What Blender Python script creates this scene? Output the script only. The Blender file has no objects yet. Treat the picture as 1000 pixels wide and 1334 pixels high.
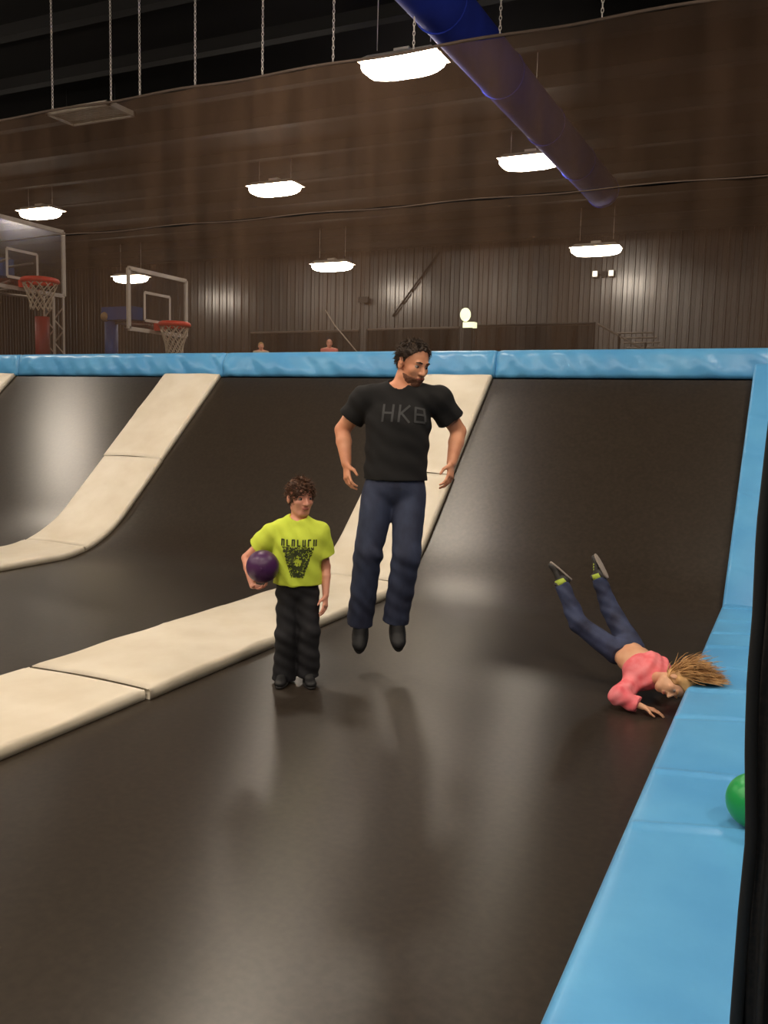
import bpy, math, random
import numpy as np
from mathutils import Vector, Matrix
from mathutils.bvhtree import BVHTree

random.seed(7); rng = np.random.default_rng(7)
SC = bpy.context.scene
COL = SC.collection

# ------------------------------------------------------------------ camera
CX, CY, F, H = 500.0, 667.0, 1140.0, 1.58
def _n(v): return v / np.linalg.norm(v)
def _ray(p): return np.array([p[0]-CX, p[1]-CY, F])
_Y = _n(_ray((1045, 550)))
_X = -_n(_ray((-1900, 480))); _X = _n(_X - _Y*_X.dot(_Y))
_Z = np.cross(_X, _Y); _Z = _Z if _Z[1] < 0 else -_Z
RW = np.stack([_X, _Y, _Z])                       # camera (right, down, forward) -> world
CAMP = np.array([0, 0, H])
def on(p, axis, val):                             # a pixel's ray met with a plane x / y / z = val
    d = RW @ _n(_ray(p)); t = (val-CAMP[axis])/d[axis]
    return CAMP + t*d
cd = bpy.data.cameras.new('camera'); cam = bpy.data.objects.new('camera', cd); COL.objects.link(cam)
cd.sensor_fit = 'VERTICAL'; cd.sensor_height = 24.0; cd.lens = 24.0*F/1334.0
cd.clip_start = 0.05; cd.clip_end = 200
rt = RW @ np.array([1, 0, 0]); up = RW @ np.array([0, -1, 0]); bk = RW @ np.array([0, 0, -1])
cam.matrix_world = Matrix(((rt[0], up[0], bk[0], 0), (rt[1], up[1], bk[1], 0), (rt[2], up[2], bk[2], H), (0, 0, 0, 1)))
SC.camera = cam

# ------------------------------------------------------------------ world and exposure
w = bpy.data.worlds.new('world'); SC.world = w; w.use_nodes = True
w.node_tree.nodes['Background'].inputs[0].default_value = (0.010, 0.009, 0.009, 1)
w.node_tree.nodes['Background'].inputs[1].default_value = 1.0
SC.view_settings.view_transform = 'Standard'; SC.view_settings.look = 'None'
SC.view_settings.gamma = 1.0; SC.view_settings.use_curve_mapping = False
SC.view_settings.exposure = 0.86
LAMP_STRENGTH = 34.0

# ------------------------------------------------------------------ materials
def lin(h):
    h = h.lstrip('#'); v = [int(h[i:i+2], 16)/255 for i in (0, 2, 4)]
    return tuple(c/12.92 if c <= .04045 else ((c+.055)/1.055)**2.4 for c in v)
def mat(name, col, rough=.6, metal=0., col2=None, nscale=8., bump=0., bscale=60., spec=.5, stretch=(1, 1, 1), ctr=(.35, .65), bdist=.004):
    m = bpy.data.materials.new(name); m.use_nodes = True
    nt = m.node_tree; b = nt.nodes['Principled BSDF']
    c = lin(col) if isinstance(col, str) else col
    b.inputs['Base Color'].default_value = (*c, 1); b.inputs['Roughness'].default_value = rough
    b.inputs['Metallic'].default_value = metal; b.inputs['Specular IOR Level'].default_value = spec
    tc = nt.nodes.new('ShaderNodeTexCoord')
    mp = nt.nodes.new('ShaderNodeMapping'); mp.inputs['Scale'].default_value = stretch
    nt.links.new(tc.outputs['Object'], mp.inputs['Vector'])
    if col2:
        c2 = lin(col2) if isinstance(col2, str) else col2
        nz = nt.nodes.new('ShaderNodeTexNoise'); nz.inputs['Scale'].default_value = nscale; nz.inputs['Detail'].default_value = 5
        cr = nt.nodes.new('ShaderNodeValToRGB')
        cr.color_ramp.elements[0].position, cr.color_ramp.elements[1].position = ctr
        cr.color_ramp.elements[0].color = (*c, 1); cr.color_ramp.elements[1].color = (*c2, 1)
        nt.links.new(mp.outputs[0], nz.inputs['Vector']); nt.links.new(nz.outputs['Fac'], cr.inputs['Fac'])
        nt.links.new(cr.outputs[0], b.inputs['Base Color'])
    if bump:
        n2 = nt.nodes.new('ShaderNodeTexNoise'); n2.inputs['Scale'].default_value = bscale; n2.inputs['Detail'].default_value = 4
        bp = nt.nodes.new('ShaderNodeBump'); bp.inputs['Strength'].default_value = bump; bp.inputs['Distance'].default_value = bdist
        nt.links.new(mp.outputs[0], n2.inputs['Vector']); nt.links.new(n2.outputs['Fac'], bp.inputs['Height'])
        nt.links.new(bp.outputs[0], b.inputs['Normal'])
    return m
def net_mat(name, col, opacity, nscale=1.1):
    m = bpy.data.materials.new(name); m.use_nodes = True; nt = m.node_tree
    for n in list(nt.nodes): nt.nodes.remove(n)
    out = nt.nodes.new('ShaderNodeOutputMaterial'); mx = nt.nodes.new('ShaderNodeMixShader')
    tr = nt.nodes.new('ShaderNodeBsdfTransparent'); df = nt.nodes.new('ShaderNodeBsdfDiffuse')
    tl = nt.nodes.new('ShaderNodeBsdfTranslucent'); ad = nt.nodes.new('ShaderNodeMixShader')
    df.inputs[0].default_value = (*lin(col), 1); tl.inputs[0].default_value = (*lin(col), 1)
    ad.inputs[0].default_value = .5
    nt.links.new(df.outputs[0], ad.inputs[1]); nt.links.new(tl.outputs[0], ad.inputs[2])
    nz = nt.nodes.new('ShaderNodeTexNoise'); nz.inputs['Scale'].default_value = nscale; nz.inputs['Detail'].default_value = 3
    mr = nt.nodes.new('ShaderNodeMapRange'); mr.inputs[1].default_value = .3; mr.inputs[2].default_value = .7
    mr.inputs[3].default_value = opacity*.72; mr.inputs[4].default_value = min(1, opacity*1.28)
    tc = nt.nodes.new('ShaderNodeTexCoord'); mp = nt.nodes.new('ShaderNodeMapping'); mp.inputs['Scale'].default_value = (3, 3, .4)
    nt.links.new(tc.outputs['Object'], mp.inputs[0]); nt.links.new(mp.outputs[0], nz.inputs['Vector'])
    nt.links.new(nz.outputs['Fac'], mr.inputs[0]); nt.links.new(mr.outputs[0], mx.inputs[0])
    nt.links.new(tr.outputs[0], mx.inputs[1]); nt.links.new(ad.outputs[0], mx.inputs[2]); nt.links.new(mx.outputs[0], out.inputs[0])
    return m
def emit_mat(name, col, strength):
    m = bpy.data.materials.new(name); m.use_nodes = True; nt = m.node_tree; b = nt.nodes['Principled BSDF']
    b.inputs['Base Color'].default_value = (*lin(col), 1)
    b.inputs['Emission Color'].default_value = (*lin(col), 1); b.inputs['Emission Strength'].default_value = strength
    return m
def bed_mat():
    m = mat('woven_black_bed', '#292119', .32, col2='#393027', nscale=30, spec=.75, ctr=(.35, .75))
    nt = m.node_tree; b = nt.nodes['Principled BSDF']; tc = nt.nodes.new('ShaderNodeTexCoord')
    cx = nt.nodes.new('ShaderNodeCombineXYZ'); cx.inputs[0].default_value = 1.0; nt.links.new(cx.outputs[0], b.inputs['Tangent'])
    b.inputs['Anisotropic'].default_value = .8; b.inputs['Anisotropic Rotation'].default_value = .25
    return m
M = dict(
    bed=bed_mat(),
    cream=mat('cream_vinyl', '#e9dfcc', .45, col2='#ded2bc', nscale=3, bump=.25, bscale=14, bdist=.006),
    blue=mat('blue_vinyl', '#62acdf', .32, col2='#569fd6', nscale=2.5, bump=.2, bscale=9, bdist=.006),
    black=mat('black_steel', '#0c0b0b', .55), frame=mat('dark_frame', '#100e0e', .8),
    wallm=mat('dark_ribbed_metal', '#2e2824', .30, col2='#272220', nscale=1.5, metal=.1, spec=.8),
    wallp=mat('dark_wall_paint', '#221d1b', .7, col2='#1b1716', nscale=.8),
    ceil=mat('dark_ceiling', '#0b0808', .9, col2='#080606', nscale=.7), purlin=mat('dark_purlin', '#0a0707', .85),
    ground=mat('dark_concrete', '#26221f', .8, col2='#1d1a18', nscale=1.2),
    chain=mat('zinc_chain', '#d2cac4', .45), duct=mat('blue_duct', '#2c44cc', .9, col2='#2439b0', nscale=1.5, bump=.2, bscale=5, bdist=.02),
    housing=mat('white_housing', '#cfc8be', .5), lamp=emit_mat('lamp_diffuser', '#fff0dc', LAMP_STRENGTH),
    vent=mat('grey_vent', '#b5ac9e', .6), netm=net_mat('brown_black_net', '#6a5444', .44), sidenet=mat('black_net_fabric', '#14110f', .85, col2='#221c18', nscale=90, ctr=(.45, .6)),
    rope=mat('dark_rope', '#5e4f45', .9), hem=mat('black_webbing', '#090808', .8), fence=net_mat('dark_fence_mesh', '#141110', .80),
    whitef=mat('white_frame_paint', '#d2cabf', .4), red=mat('red_rim', '#e8402a', .4), redpad=mat('red_pad', '#8e1a1c', .5), bluepad=mat('blue_pole_pad', '#244f97', .5),
    cord=mat('white_net_cord', '#c9bda9', .8), steel=mat('grey_steel', '#8c847c', .4, metal=.6), exitw=emit_mat('emergency_lens', '#fff6e0', 2.0),
    signal=emit_mat('pale_lime_lamp', '#eef2c0', 1.2), speaker=mat('speaker_black', '#121010', .6),
    skin=mat('skin_adult', '#eaa681', .5, col2='#de9470', nscale=9), skinb=mat('skin_boy', '#eeac92', .5, col2='#e49b82', nscale=10),
    sking=mat('skin_girl', '#e0ac88', .5, col2='#d79b78', nscale=10), lip=mat('lip', '#a2544a', .45), lipa=mat('lip_adult', '#8e4a3c', .45),
    sclera=mat('sclera', '#a3968c', .35), iris=mat('iris', '#2a1c14', .2),
    hairm=mat('hair_dark_brown', '#2e2119', .6, col2='#43301f', nscale=40, stretch=(1, 1, .3)), hairb=mat('hair_brown', '#4a2f1f', .6, col2='#684630', nscale=40, stretch=(1, 1, .3)),
    hairg=mat('hair_golden', '#a0703e', .5, col2='#cfa066', nscale=20), hairl=mat('hair_fair', '#b08a55', .6), beard=mat('beard_stubble', '#6d4532', .8, col2='#7d523c', nscale=60),
    tblack=mat('black_cotton', '#0e0c0d', .85, bump=.2, bscale=20), print_=mat('grey_print', '#3c3c3d', .7),
    lime=mat('lime_cotton', '#dcec50', .8, col2='#cfe244', nscale=6), limeprint=mat('dark_olive_print', '#2c3416', .8, col2='#4a5224', nscale=30),
    denim=mat('dark_denim', '#262a40', .8, col2='#3c4560', nscale=7, bump=.25, bscale=90, stretch=(1, 1, .5)), denimg=mat('girl_denim', '#22243b', .75, col2='#3b4464', nscale=9, bump=.2, bscale=90),
    pants=mat('black_trousers', '#100f13', .8, col2='#17161c', nscale=6), shoe=mat('black_shoe', '#111012', .6), sole=mat('dark_sole', '#1d1a1a', .7),
    gshoe=mat('grey_shoe', '#3b3836', .6), gsole=mat('pale_sole', '#9a8f86', .7), limetrim=mat('lime_trim', '#b5c94a', .7),
    pink=mat('pink_jersey', '#e8616b', .8, col2='#f08a90', nscale=14), ballp=mat('purple_rubber', '#4a2352', .35, bump=.3, bscale=120, bdist=.002), ballg=mat('green_rubber', '#1f9a4c', .32),
    coral=mat('coral_shirt', '#ea857c', .8), belt=mat('belt', '#1a1411', .5), beige=mat('beige_shirt', '#c7b7a2', .8),
)
def glass_mat():
    m = bpy.data.materials.new('clear_backboard'); m.use_nodes = True; nt = m.node_tree
    for n in list(nt.nodes): nt.nodes.remove(n)
    out = nt.nodes.new('ShaderNodeOutputMaterial'); mx = nt.nodes.new('ShaderNodeMixShader'); tr = nt.nodes.new('ShaderNodeBsdfTransparent'); gl = nt.nodes.new('ShaderNodeBsdfGlossy')
    gl.inputs['Roughness'].default_value = .15; tr.inputs[0].default_value = (.86, .87, .88, 1); mx.inputs[0].default_value = .08
    nt.links.new(tr.outputs[0], mx.inputs[1]); nt.links.new(gl.outputs[0], mx.inputs[2]); nt.links.new(mx.outputs[0], out.inputs[0])
    return m
M['glass'] = glass_mat()

# ------------------------------------------------------------------ object helpers
def woff(p):
    o = np.zeros(3)
    while p is not None: o += np.array(p.location); p = p.parent
    return o
def mk(name, verts, faces, m, parent=None, smooth=False, loc=None):
    me = bpy.data.meshes.new(name)
    off = woff(parent) if loc is None else np.array(loc)
    V = np.asarray(verts, float).reshape(-1, 3) - off
    me.from_pydata(V.tolist(), [], [tuple(int(i) for i in f) for f in faces]); me.materials.append(m)
    if smooth: me.polygons.foreach_set('use_smooth', [True]*len(me.polygons))
    me.update()
    o = bpy.data.objects.new(name, me); COL.objects.link(o)
    if parent is not None: o.parent = parent
    elif loc is not None: o.location = loc
    return o
def tag(o, label=None, cat=None, group=None, kind=None):
    if label: o['label'] = label
    if cat: o['category'] = cat
    if group: o['group'] = group
    if kind: o['kind'] = kind
    return o
def thing(name, label, cat, loc=(0, 0, 0), group=None):
    o = bpy.data.objects.new(name, None); COL.objects.link(o); o.location = loc; o.empty_display_size = .1
    return tag(o, label, cat, group)
def copy_tree(o, parent=None):
    c = o.copy(); COL.objects.link(c); c.parent = parent
    for ch in list(o.children): copy_tree(ch, c)
    return c
class MB:
    def __init__(s): s.v = []; s.f = []
    def add(s, V, Fc):
        n = len(s.v); s.v += [tuple(map(float, p)) for p in V]; s.f += [tuple(i+n for i in q) for q in Fc]; return s
    def box(s, a, b):
        (x0, y0, z0), (x1, y1, z1) = a, b
        return s.add([(x, y, z) for x in (x0, x1) for y in (y0, y1) for z in (z0, z1)],
                     [(0, 1, 3, 2), (4, 6, 7, 5), (0, 4, 5, 1), (2, 3, 7, 6), (0, 2, 6, 4), (1, 5, 7, 3)])
    def tube(s, pts, r, n=8, cap=True):
        pts = [np.array(p, float) for p in pts]; rr = r if hasattr(r, '__len__') else [r]*len(pts)
        V = []; ref = None
        for i, p in enumerate(pts):
            t = _n(pts[min(i+1, len(pts)-1)] - pts[max(i-1, 0)])
            if ref is None:
                ref = np.array([0, 0, 1.]) if abs(t[2]) < .9 else np.array([1., 0, 0])
            a = _n(np.cross(t, ref)); b = np.cross(t, a); ref = _n(np.cross(a, t))
            ref = -b if np.dot(-b, ref) > np.dot(b, ref) else b
            for k in range(n):
                q = 2*math.pi*k/n; V.append(p + rr[i]*(math.cos(q)*a + math.sin(q)*np.cross(t, a)))
        Fc = [(i*n+k, i*n+(k+1) % n, (i+1)*n+(k+1) % n, (i+1)*n+k) for i in range(len(pts)-1) for k in range(n)]
        if cap: Fc += [tuple(range(n))[::-1], tuple((len(pts)-1)*n+k for k in range(n))]
        return s.add(V, Fc)
    def torus(s, c, R, r, axis=2, n=24, k=8, sx=1., flip=None):
        V = []
        for i in range(n):
            a = 2*math.pi*i/n
            for j in range(k):
                b = 2*math.pi*j/k; q = [(R+r*math.cos(b))*math.cos(a)*sx, (R+r*math.cos(b))*math.sin(a), r*math.sin(b)]
                if axis == 1: q = [q[0], q[2], q[1]]
                if axis == 0: q = [q[2], q[0], q[1]]
                V.append(np.array(q)+np.array(c))
        return s.add(V, [(i*k+j, ((i+1) % n)*k+j, ((i+1) % n)*k+(j+1) % k, i*k+(j+1) % k) for i in range(n) for j in range(k)])
    def sphere(s, c, r, n=24, k=14):
        V = [np.array(c)+r*np.array([0, 0, 1.])]
        for j in range(1, k):
            b = math.pi*j/k
            V += [np.array(c)+r*np.array([math.sin(b)*math.cos(2*math.pi*i/n), math.sin(b)*math.sin(2*math.pi*i/n), math.cos(b)]) for i in range(n)]
        V.append(np.array(c)-r*np.array([0, 0, 1.])); L = len(V)-1
        Fc = [(0, 1+i, 1+(i+1) % n) for i in range(n)]
        for j in range(k-2):
            Fc += [(1+j*n+i, 1+(j+1)*n+i, 1+(j+1)*n+(i+1) % n, 1+j*n+(i+1) % n) for i in range(n)]
        Fc += [(L, 1+(k-2)*n+(i+1) % n, 1+(k-2)*n+i) for i in range(n)]
        return s.add(V, Fc)
    def build(s, name, m, parent=None, smooth=False, loc=None): return mk(name, s.v, s.f, m, parent, smooth, loc)
def wav(*a): return math.sin(a[0])*math.sin(a[1]*1.3+.7)+.6*math.sin(a[0]*1.9+a[1]*.7+1.1)

# ------------------------------------------------------------------ the hall
X0, X1, Y0, Y1 = -32.0, 4.5, -8.0, 25.5
DECK = 2.0
def roofz(y): return 7.9 - (y-9)*.0757 if y > 9 else 7.9
o = MB().box((X0, Y0, -1.1), (X1, Y1+.3, -1.0)).build('floor', M['ground']); tag(o, 'dark concrete floor under the trampolines', kind='structure')
for nm, a, b in (('wall_left', (X0-.2, Y0, -1), (X0, Y1, 8)), ('wall_right', (X1, Y0, -1), (X1+.2, Y1, 8)), ('wall_front', (X0, Y0-.2, -1), (X1, Y0, 8))):
    tag(MB().box(a, b).build(nm, M['wallp']), kind='structure')
wb = MB().box((X0, Y1, -1), (X1, Y1+.2, 6.75)).build('wall_back', M['wallp']); tag(wb, 'far wall clad in dark vertical ribbed metal', kind='structure')
# ribbed cladding, each sheet a piece of its own
PW = .305
prof = [(0, 0), (.012, -.05), (.045, -.05), (.06, -.012), (.15, -.008), (.158, -.02), (.17, -.02), (.178, -.008), (PW-.006, -.006), (PW, 0)]
pv = []; z0, z1 = DECK-.2, 6.7
for x, y in prof: pv += [(x, y, z0), (x, y, z1)]
pf = [(2*i, 2*i+2, 2*i+3, 2*i+1) for i in range(len(prof)-1)]
first = None
for i in range(int((X1-X0)/PW)):
    if first is None:
        first = mk('wall_panel', np.array(pv), pf, M['wallm'], None, loc=(0, 0, 0)); q = first
    else:
        q = first.copy(); COL.objects.link(q)
    q.parent = wb; q.location = (X0+i*PW, Y1-.003 - random.uniform(0, .004), 0)
# ceiling with purlins
ce = MB(); ys = [Y0, 9, Y1+.2]
for i in range(2):
    a, b = ys[i], ys[i+1]; V = []
    for x in (X0, X1):
        for y in (a, b): V += [(x, y, roofz(y)), (x, y, roofz(y)+.15)]
    ce.add(V, [(0, 2, 6, 4), (1, 5, 7, 3), (0, 1, 3, 2), (4, 6, 7, 5), (0, 4, 5, 1), (2, 3, 7, 6)])
ce = ce.build('ceiling', M['ceil']); tag(ce, 'dark painted roof deck over the hall', kind='structure')
pp = None
for y in np.arange(Y0+1, Y1-.3, 1.5):
    if pp is None: pp = MB().box((X0, -.05, -.24), (X1, .05, 0)).add([(X0, -.05, -.24), (X1, -.05, -.24), (X1, -.14, -.24), (X0, -.14, -.24)], [(0, 1, 2, 3)]).build('purlin', M['purlin']); q = pp
    else: q = pp.copy(); COL.objects.link(q)
    q.parent = ce; q.location = (0, y, roofz(y)+.003)
# raised deck behind the court
o = MB().box((X0, 9.75, -1), (X1, Y1, DECK)).build('floor_deck', M['ground']); tag(o, kind='structure')

# ------------------------------------------------------------------ trampoline profile: flat bed, curve, 42 degree slope
TH = math.radians(42); YB, RC = 7.1, 1.5; TL = RC*math.tan(TH/2); YA = YB-TL
ZT = 2.0; ARC = RC*TH
S1 = YA+ARC
SLEN = (ZT-TL*math.sin(TH))/math.sin(TH)
def set_rc(v):
    global RC, TL, YA, ARC, S1, SLEN, STOP
    RC = v; TL = RC*math.tan(TH/2); YA = YB-TL; ARC = RC*TH; S1 = YA+ARC; SLEN = (ZT-TL*math.sin(TH))/math.sin(TH); STOP = S1+SLEN
def profile(s):                                 # s = Y on the flat part, then arc length; returns y, z, normal y, normal z
    if s <= YA: return s, 0., 0., 1.
    if s <= S1:
        a = (s-YA)/RC; return YA+RC*math.sin(a), RC*(1-math.cos(a)), -math.sin(a), math.cos(a)
    d = s-S1; return YB+(TL+d)*math.cos(TH), (TL+d)*math.sin(TH), -math.sin(TH), math.cos(TH)
STOP = S1+SLEN
def loft(name, x0, x1, s0, s1, m, parent=None, ns=60, nx=24, off=0., sag=0.):
    V = []
    for i in range(ns+1):
        s = s0+(s1-s0)*i/ns; y, z, ny, nz = profile(s)
        for j in range(nx+1):
            u = j/nx; d = off - sag*math.sin(math.pi*u)*max(0, math.sin(math.pi*min(1, max(0, (s-s0)/(s1-s0)))))
            V.append((x0+(x1-x0)*u, y+ny*d, z+nz*d))
    Fc = [(i*(nx+1)+j, i*(nx+1)+j+1, (i+1)*(nx+1)+j+1, (i+1)*(nx+1)+j) for i in range(ns) for j in range(nx)]
    return mk(name, V, Fc, m, parent, True)
def pad(name, x0, x1, s0, s1, m, parent, h, wr=.004, seed=0, off=0., round_=.03, ns=None, nx=18, crease=()):
    """closed foam pad following the profile, edges rounded, cover wrinkled"""
    ns = ns or max(8, int((s1-s0)/.05)); V = []; us = []
    w_ = x1-x0
    for k in range(5):
        a = math.pi/2*k/4; us.append((x0+round_*(1-math.cos(a))*1., -round_*(1-math.sin(a))))
    for k in range(1, nx): us.append((x0+round_+(w_-2*round_)*k/nx, 0.))
    for k in range(5):
        a = math.pi/2*(1-k/4); us.append((x1-round_*(1-math.cos(a)), -round_*(1-math.sin(a))))
    n = len(us)+2
    for i in range(ns+1):
        s = s0+(s1-s0)*i/ns; y, z, ny, nz = profile(s)
        e = min(s-s0, s1-s)
        drop = -.012*max(0, 1-e/.035)**2
        ring = [(x0, -h)]+us+[(x1, -h)]
        for j, (x, dz) in enumerate(ring):
            if 0 < j < n-1 and 4 <= j <= n-5:
                t = (x-x0)/w_
                dz = dz+.010*math.sin(math.pi*t)+wr*wav(s*5+seed+x*2.2, x*7+s*1.7+seed*2)*.6
                for (cs, ct, amp, wd_) in crease:
                    dd = (s-(cs+ct*(t-.5)))/wd_
                    dz += amp*math.exp(-dd*dd)
                dz += drop
            d = off+h+dz
            V.append((x, y+ny*d, z+nz*d))
    Fc = []
    for i in range(ns):
        for j in range(n): Fc.append((i*n+j, i*n+(j+1) % n, (i+1)*n+(j+1) % n, (i+1)*n+j))
    Fc.append(tuple(range(n))); Fc.append(tuple(ns*n+j for j in range(n))[::-1])
    return mk(name, V, Fc, m, parent, True)

# lanes (x of the beds and divider pads)
PIT = 3.63; STW = .87
RX = -.455                                      # inner edge of the blue side pad
ST = [(-3.10-PIT*k-STW, -3.10-PIT*k) for k in range(3)]
XL = ST[2][0]-2.8
SF0 = -1.0
fr = loft('trampoline_frame', XL, .7, SF0, STOP, M['frame'], None, 60, 2, -.09); tag(fr, 'dark steel frame under the beds and pads', kind='structure')
beds = [(ST[0][1]-.12, RX-.004, 'black woven trampoline bed under the man and boy, next to the blue side pad'),
        (ST[1][1]-.12, ST[0][0]+.12, 'black woven trampoline bed between two cream dividers, behind the boy'),
        (ST[2][1]-.12, ST[1][0]+.12, 'black woven trampoline bed with a bright sheen, beneath the basketball hoops'),
        (XL, ST[2][0]+.12, 'black woven trampoline bed beyond the farthest cream divider')]
for x0, x1, lb in beds:
    tag(loft('trampoline_bed', x0, x1, SF0, STOP-.045, M['bed'], None, 90, 20, 0.), lb, 'trampoline', 'trampoline beds of the court')
# cream divider pads
def s_of_y(y):
    lo, hi = SF0, STOP
    for _ in range(40):
        m_ = (lo+hi)/2
        if profile(m_)[0] < y: lo = m_
        else: hi = m_
    return lo
lbs = ['long cream padded divider running up the slope behind the boy and the man', 'cream padded divider climbing the slope toward the blue seam under the small hoop',
       'cream padded divider farthest along the wall, below the large hoop']
for k, (x0, x1) in enumerate(ST):
    t = thing('divider_pad', lbs[k], 'pad', ((x0+x1)/2, 3, 0), 'cream divider pads')
    cuts = [SF0, s_of_y(3.62), s_of_y(6.9), s_of_y(8.15), STOP-.035]
    for i in range(4):
        a, b = cuts[i]+.004, cuts[i+1]-.004
        cr = [(a+(b-a)*random.uniform(.2, .8), random.uniform(-.25, .25), random.choice((-.006, .005)), .025) for _ in range(2 if i < 2 else 3)]
        pad('pad_section', x0+random.uniform(-.012, .012), x1+random.uniform(-.014, .014), a, b, M['cream'], t, .062+(.006 if i == 1 else 0), .006, k*3+i, .002, .03, crease=cr)
# blue side pad
t = thing('side_pad', 'wide blue vinyl edge pad along the court, green ball and girl\'s head on it', 'pad', (-.23, 3, 0))
set_rc(.12)
cuts = [SF0, s_of_y(1.2), YB-.02]
c0 = []
for yy, ct, am in ((3.05, .12, .006), (3.55, .1, .005), (4.3, .15, -.006), (4.75, .15, .006), (5.2, .1, -.006), (5.7, .12, .007), (6.1, .12, -.008), (6.5, .15, .007), (6.9, .05, -.009)): c0.append((yy, ct*1.4, am*2.4, .020))
pad('pad_section', RX, .28, cuts[0], cuts[1]-.004, M['blue'], t, .19, .003, 1, .002, .03)
pad('pad_section', RX, .28, cuts[1]+.004, cuts[2]-.006, M['blue'], t, .19, .004, 2, .002, .03, ns=330, nx=24, crease=c0)
c1 = [(cuts[2]+q, -.3, am, .03) for q, am in ((.35, .008), (.75, -.01), (.95, .01), (1.15, -.012), (1.6, .008), (2.1, -.006))]
pad('pad_section', RX, .34, cuts[2]+.006, STOP-.02, M['blue'], t, .19, .004, 3, .002, .03, ns=170, nx=24, crease=c1)

set_rc(1.5)
# blue top pads along the back edge
def top_pad(x0, x1, label, seed):
    t = thing('top_pad', label, 'pad', ((x0+x1)/2, 9.5, DECK), 'blue top edge pads')
    sec = [(9.70, 2.0), (9.42, 1.98), (9.33, 1.99), (9.315, 2.03), (9.325, 2.10), (9.34, 2.16), (9.355, 2.22), (9.375, 2.265), (9.41, 2.29), (9.47, 2.295), (9.6, 2.29), (9.72, 2.27)]
    n = len(sec); N = int((x1-x0)/.035); V = []
    for i in range(N+1):
        x = x0+(x1-x0)*i/N; e = min(x-x0, x1-x); sink = .02*max(0, 1-e/.05)
        for j, (y, z) in enumerate(sec):
            if 2 <= j <= 10:
                fold = .016*math.sin(9*(x+(z-2.1)*1.8)+seed+2*math.sin(x*1.7))*(.4+.6*math.sin(x*.9+seed)**2)+.010*math.sin(23*(x+.9*(z-2.1))+seed*3)
                e2 = max(0, 1-e/.5); fold += .012*e2*math.sin(30*(x-(z-2.0)*(1 if x-x0 < x1-x else -1)*.9))
                fold *= (.5, .9, 1, 1, .8, .45, .2, .1, .1)[j-2]; y = y-fold+sink*(1 if j < 8 else 0); z = z-sink*(.6 if j >= 7 else 0)
            V.append((x, y, z))
    Fc = [(i*n+j, i*n+(j+1) % n, (i+1)*n+(j+1) % n, (i+1)*n+j) for i in range(N) for j in range(n)]
    Fc += [tuple(range(n))[::-1], tuple(N*n+j for j in range(n))]
    mk('pad_cover', V, Fc, M['blue'], t, True)
seams = [XL, -10.36, -6.74, -3.1, 1.4]
tl = ['blue vinyl top pad beneath the pole of the large hoop', 'blue vinyl top pad beneath the small hoop', 'blue vinyl top pad behind the man\'s head', 'blue vinyl top pad above the empty slope beside the side pad']
for i in range(4):
    if i == 0: top_pad(seams[0], seams[1]-.004, tl[0], 0.)
    else: top_pad(seams[i]+.004, seams[i+1]-.004, tl[i], i*1.7)

# ------------------------------------------------------------------ safety net on chains
NY, NT, NS = 9.82, 5.78, 4.03
t = thing('safety_net', 'tall dark safety net hung from chains above the blue top pads', 'net', (-6, NY, DECK))
def sheet(name, z0, z1, x0=XL-3, x1=X1-.1, seed=0):
    nx, nz = 220, 8; V = []
    for j in range(nz+1):
        for i in range(nx+1):
            x = x0+(x1-x0)*i/nx; v = j/nz
            V.append((x, NY+.015*math.sin(x*7+seed)+.03*math.sin(x*1.7+v*2+seed)*math.sin(math.pi*v), z0+(z1-z0)*v))
    return mk(name, V, [(j*(nx+1)+i, j*(nx+1)+i+1, (j+1)*(nx+1)+i+1, (j+1)*(nx+1)+i) for j in range(nz) for i in range(nx)], M['netm'], t, True)
sheet('mesh_panel', DECK+.01, NS-.01); sheet('mesh_panel', NS+.01, NT-.01, seed=0)
for nm, z, r in (('border_rope', NT, .018), ('seam_rope', NS, .008)):
    MB().tube([(x, NY-.006, z+.012*math.sin(x*3)) for x in np.arange(XL-3, X1-.1, .25)], r, 6).build(nm, M['rope'], t, True)
def chain_mesh(L):
    b = MB(); p = .052; n = int(L/p)
    for i in range(n): 
        V0 = len(b.v); b.torus((0, 0, 0), .014, .0045, 1 if i % 2 else 0, 8, 4)
        for k in range(V0, len(b.v)):
            x, y, z = b.v[k]; b.v[k] = (x, y, z*1.9+.03+i*p)
    return b
chx = [-10.07, -8.98, -8.47, -7.54, -6.49, -5.47, -4.40, -3.35, -2.22, -1.1, .05]
cm = chain_mesh(roofz(NY)-NT-.02); c0 = None
clb = ['steel chain on the net edge near the grey vent, farthest from the blue duct', 'steel chain on the net edge above the grey vent, one of a close pair', 'steel chain of the close pair by the vent, nearer the blue duct',
       'steel chain next to the close pair toward the blue duct', 'steel chain second from the close pair toward the blue duct', 'steel chain last before the large bright lamp',
       'short steel chain under the duct in front of the large bright lamp', 'steel chain beside the blue duct', 'steel chain next but one beyond the blue duct', 'steel chain second beyond the blue duct, by the dark wall', 'steel chain farthest from the vent, at the court corner']
for i, x in enumerate(chx):
    if i == 6: q = chain_mesh(.38).build('hanging_chain', M['chain'])
    elif c0 is None: c0 = cm.build('hanging_chain', M['chain']); q = c0
    else: q = c0.copy(); COL.objects.link(q)
    q.location = (x, NY, NT+.005)
    tag(q, clb[i], 'chain', 'chains holding the safety net')

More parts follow.
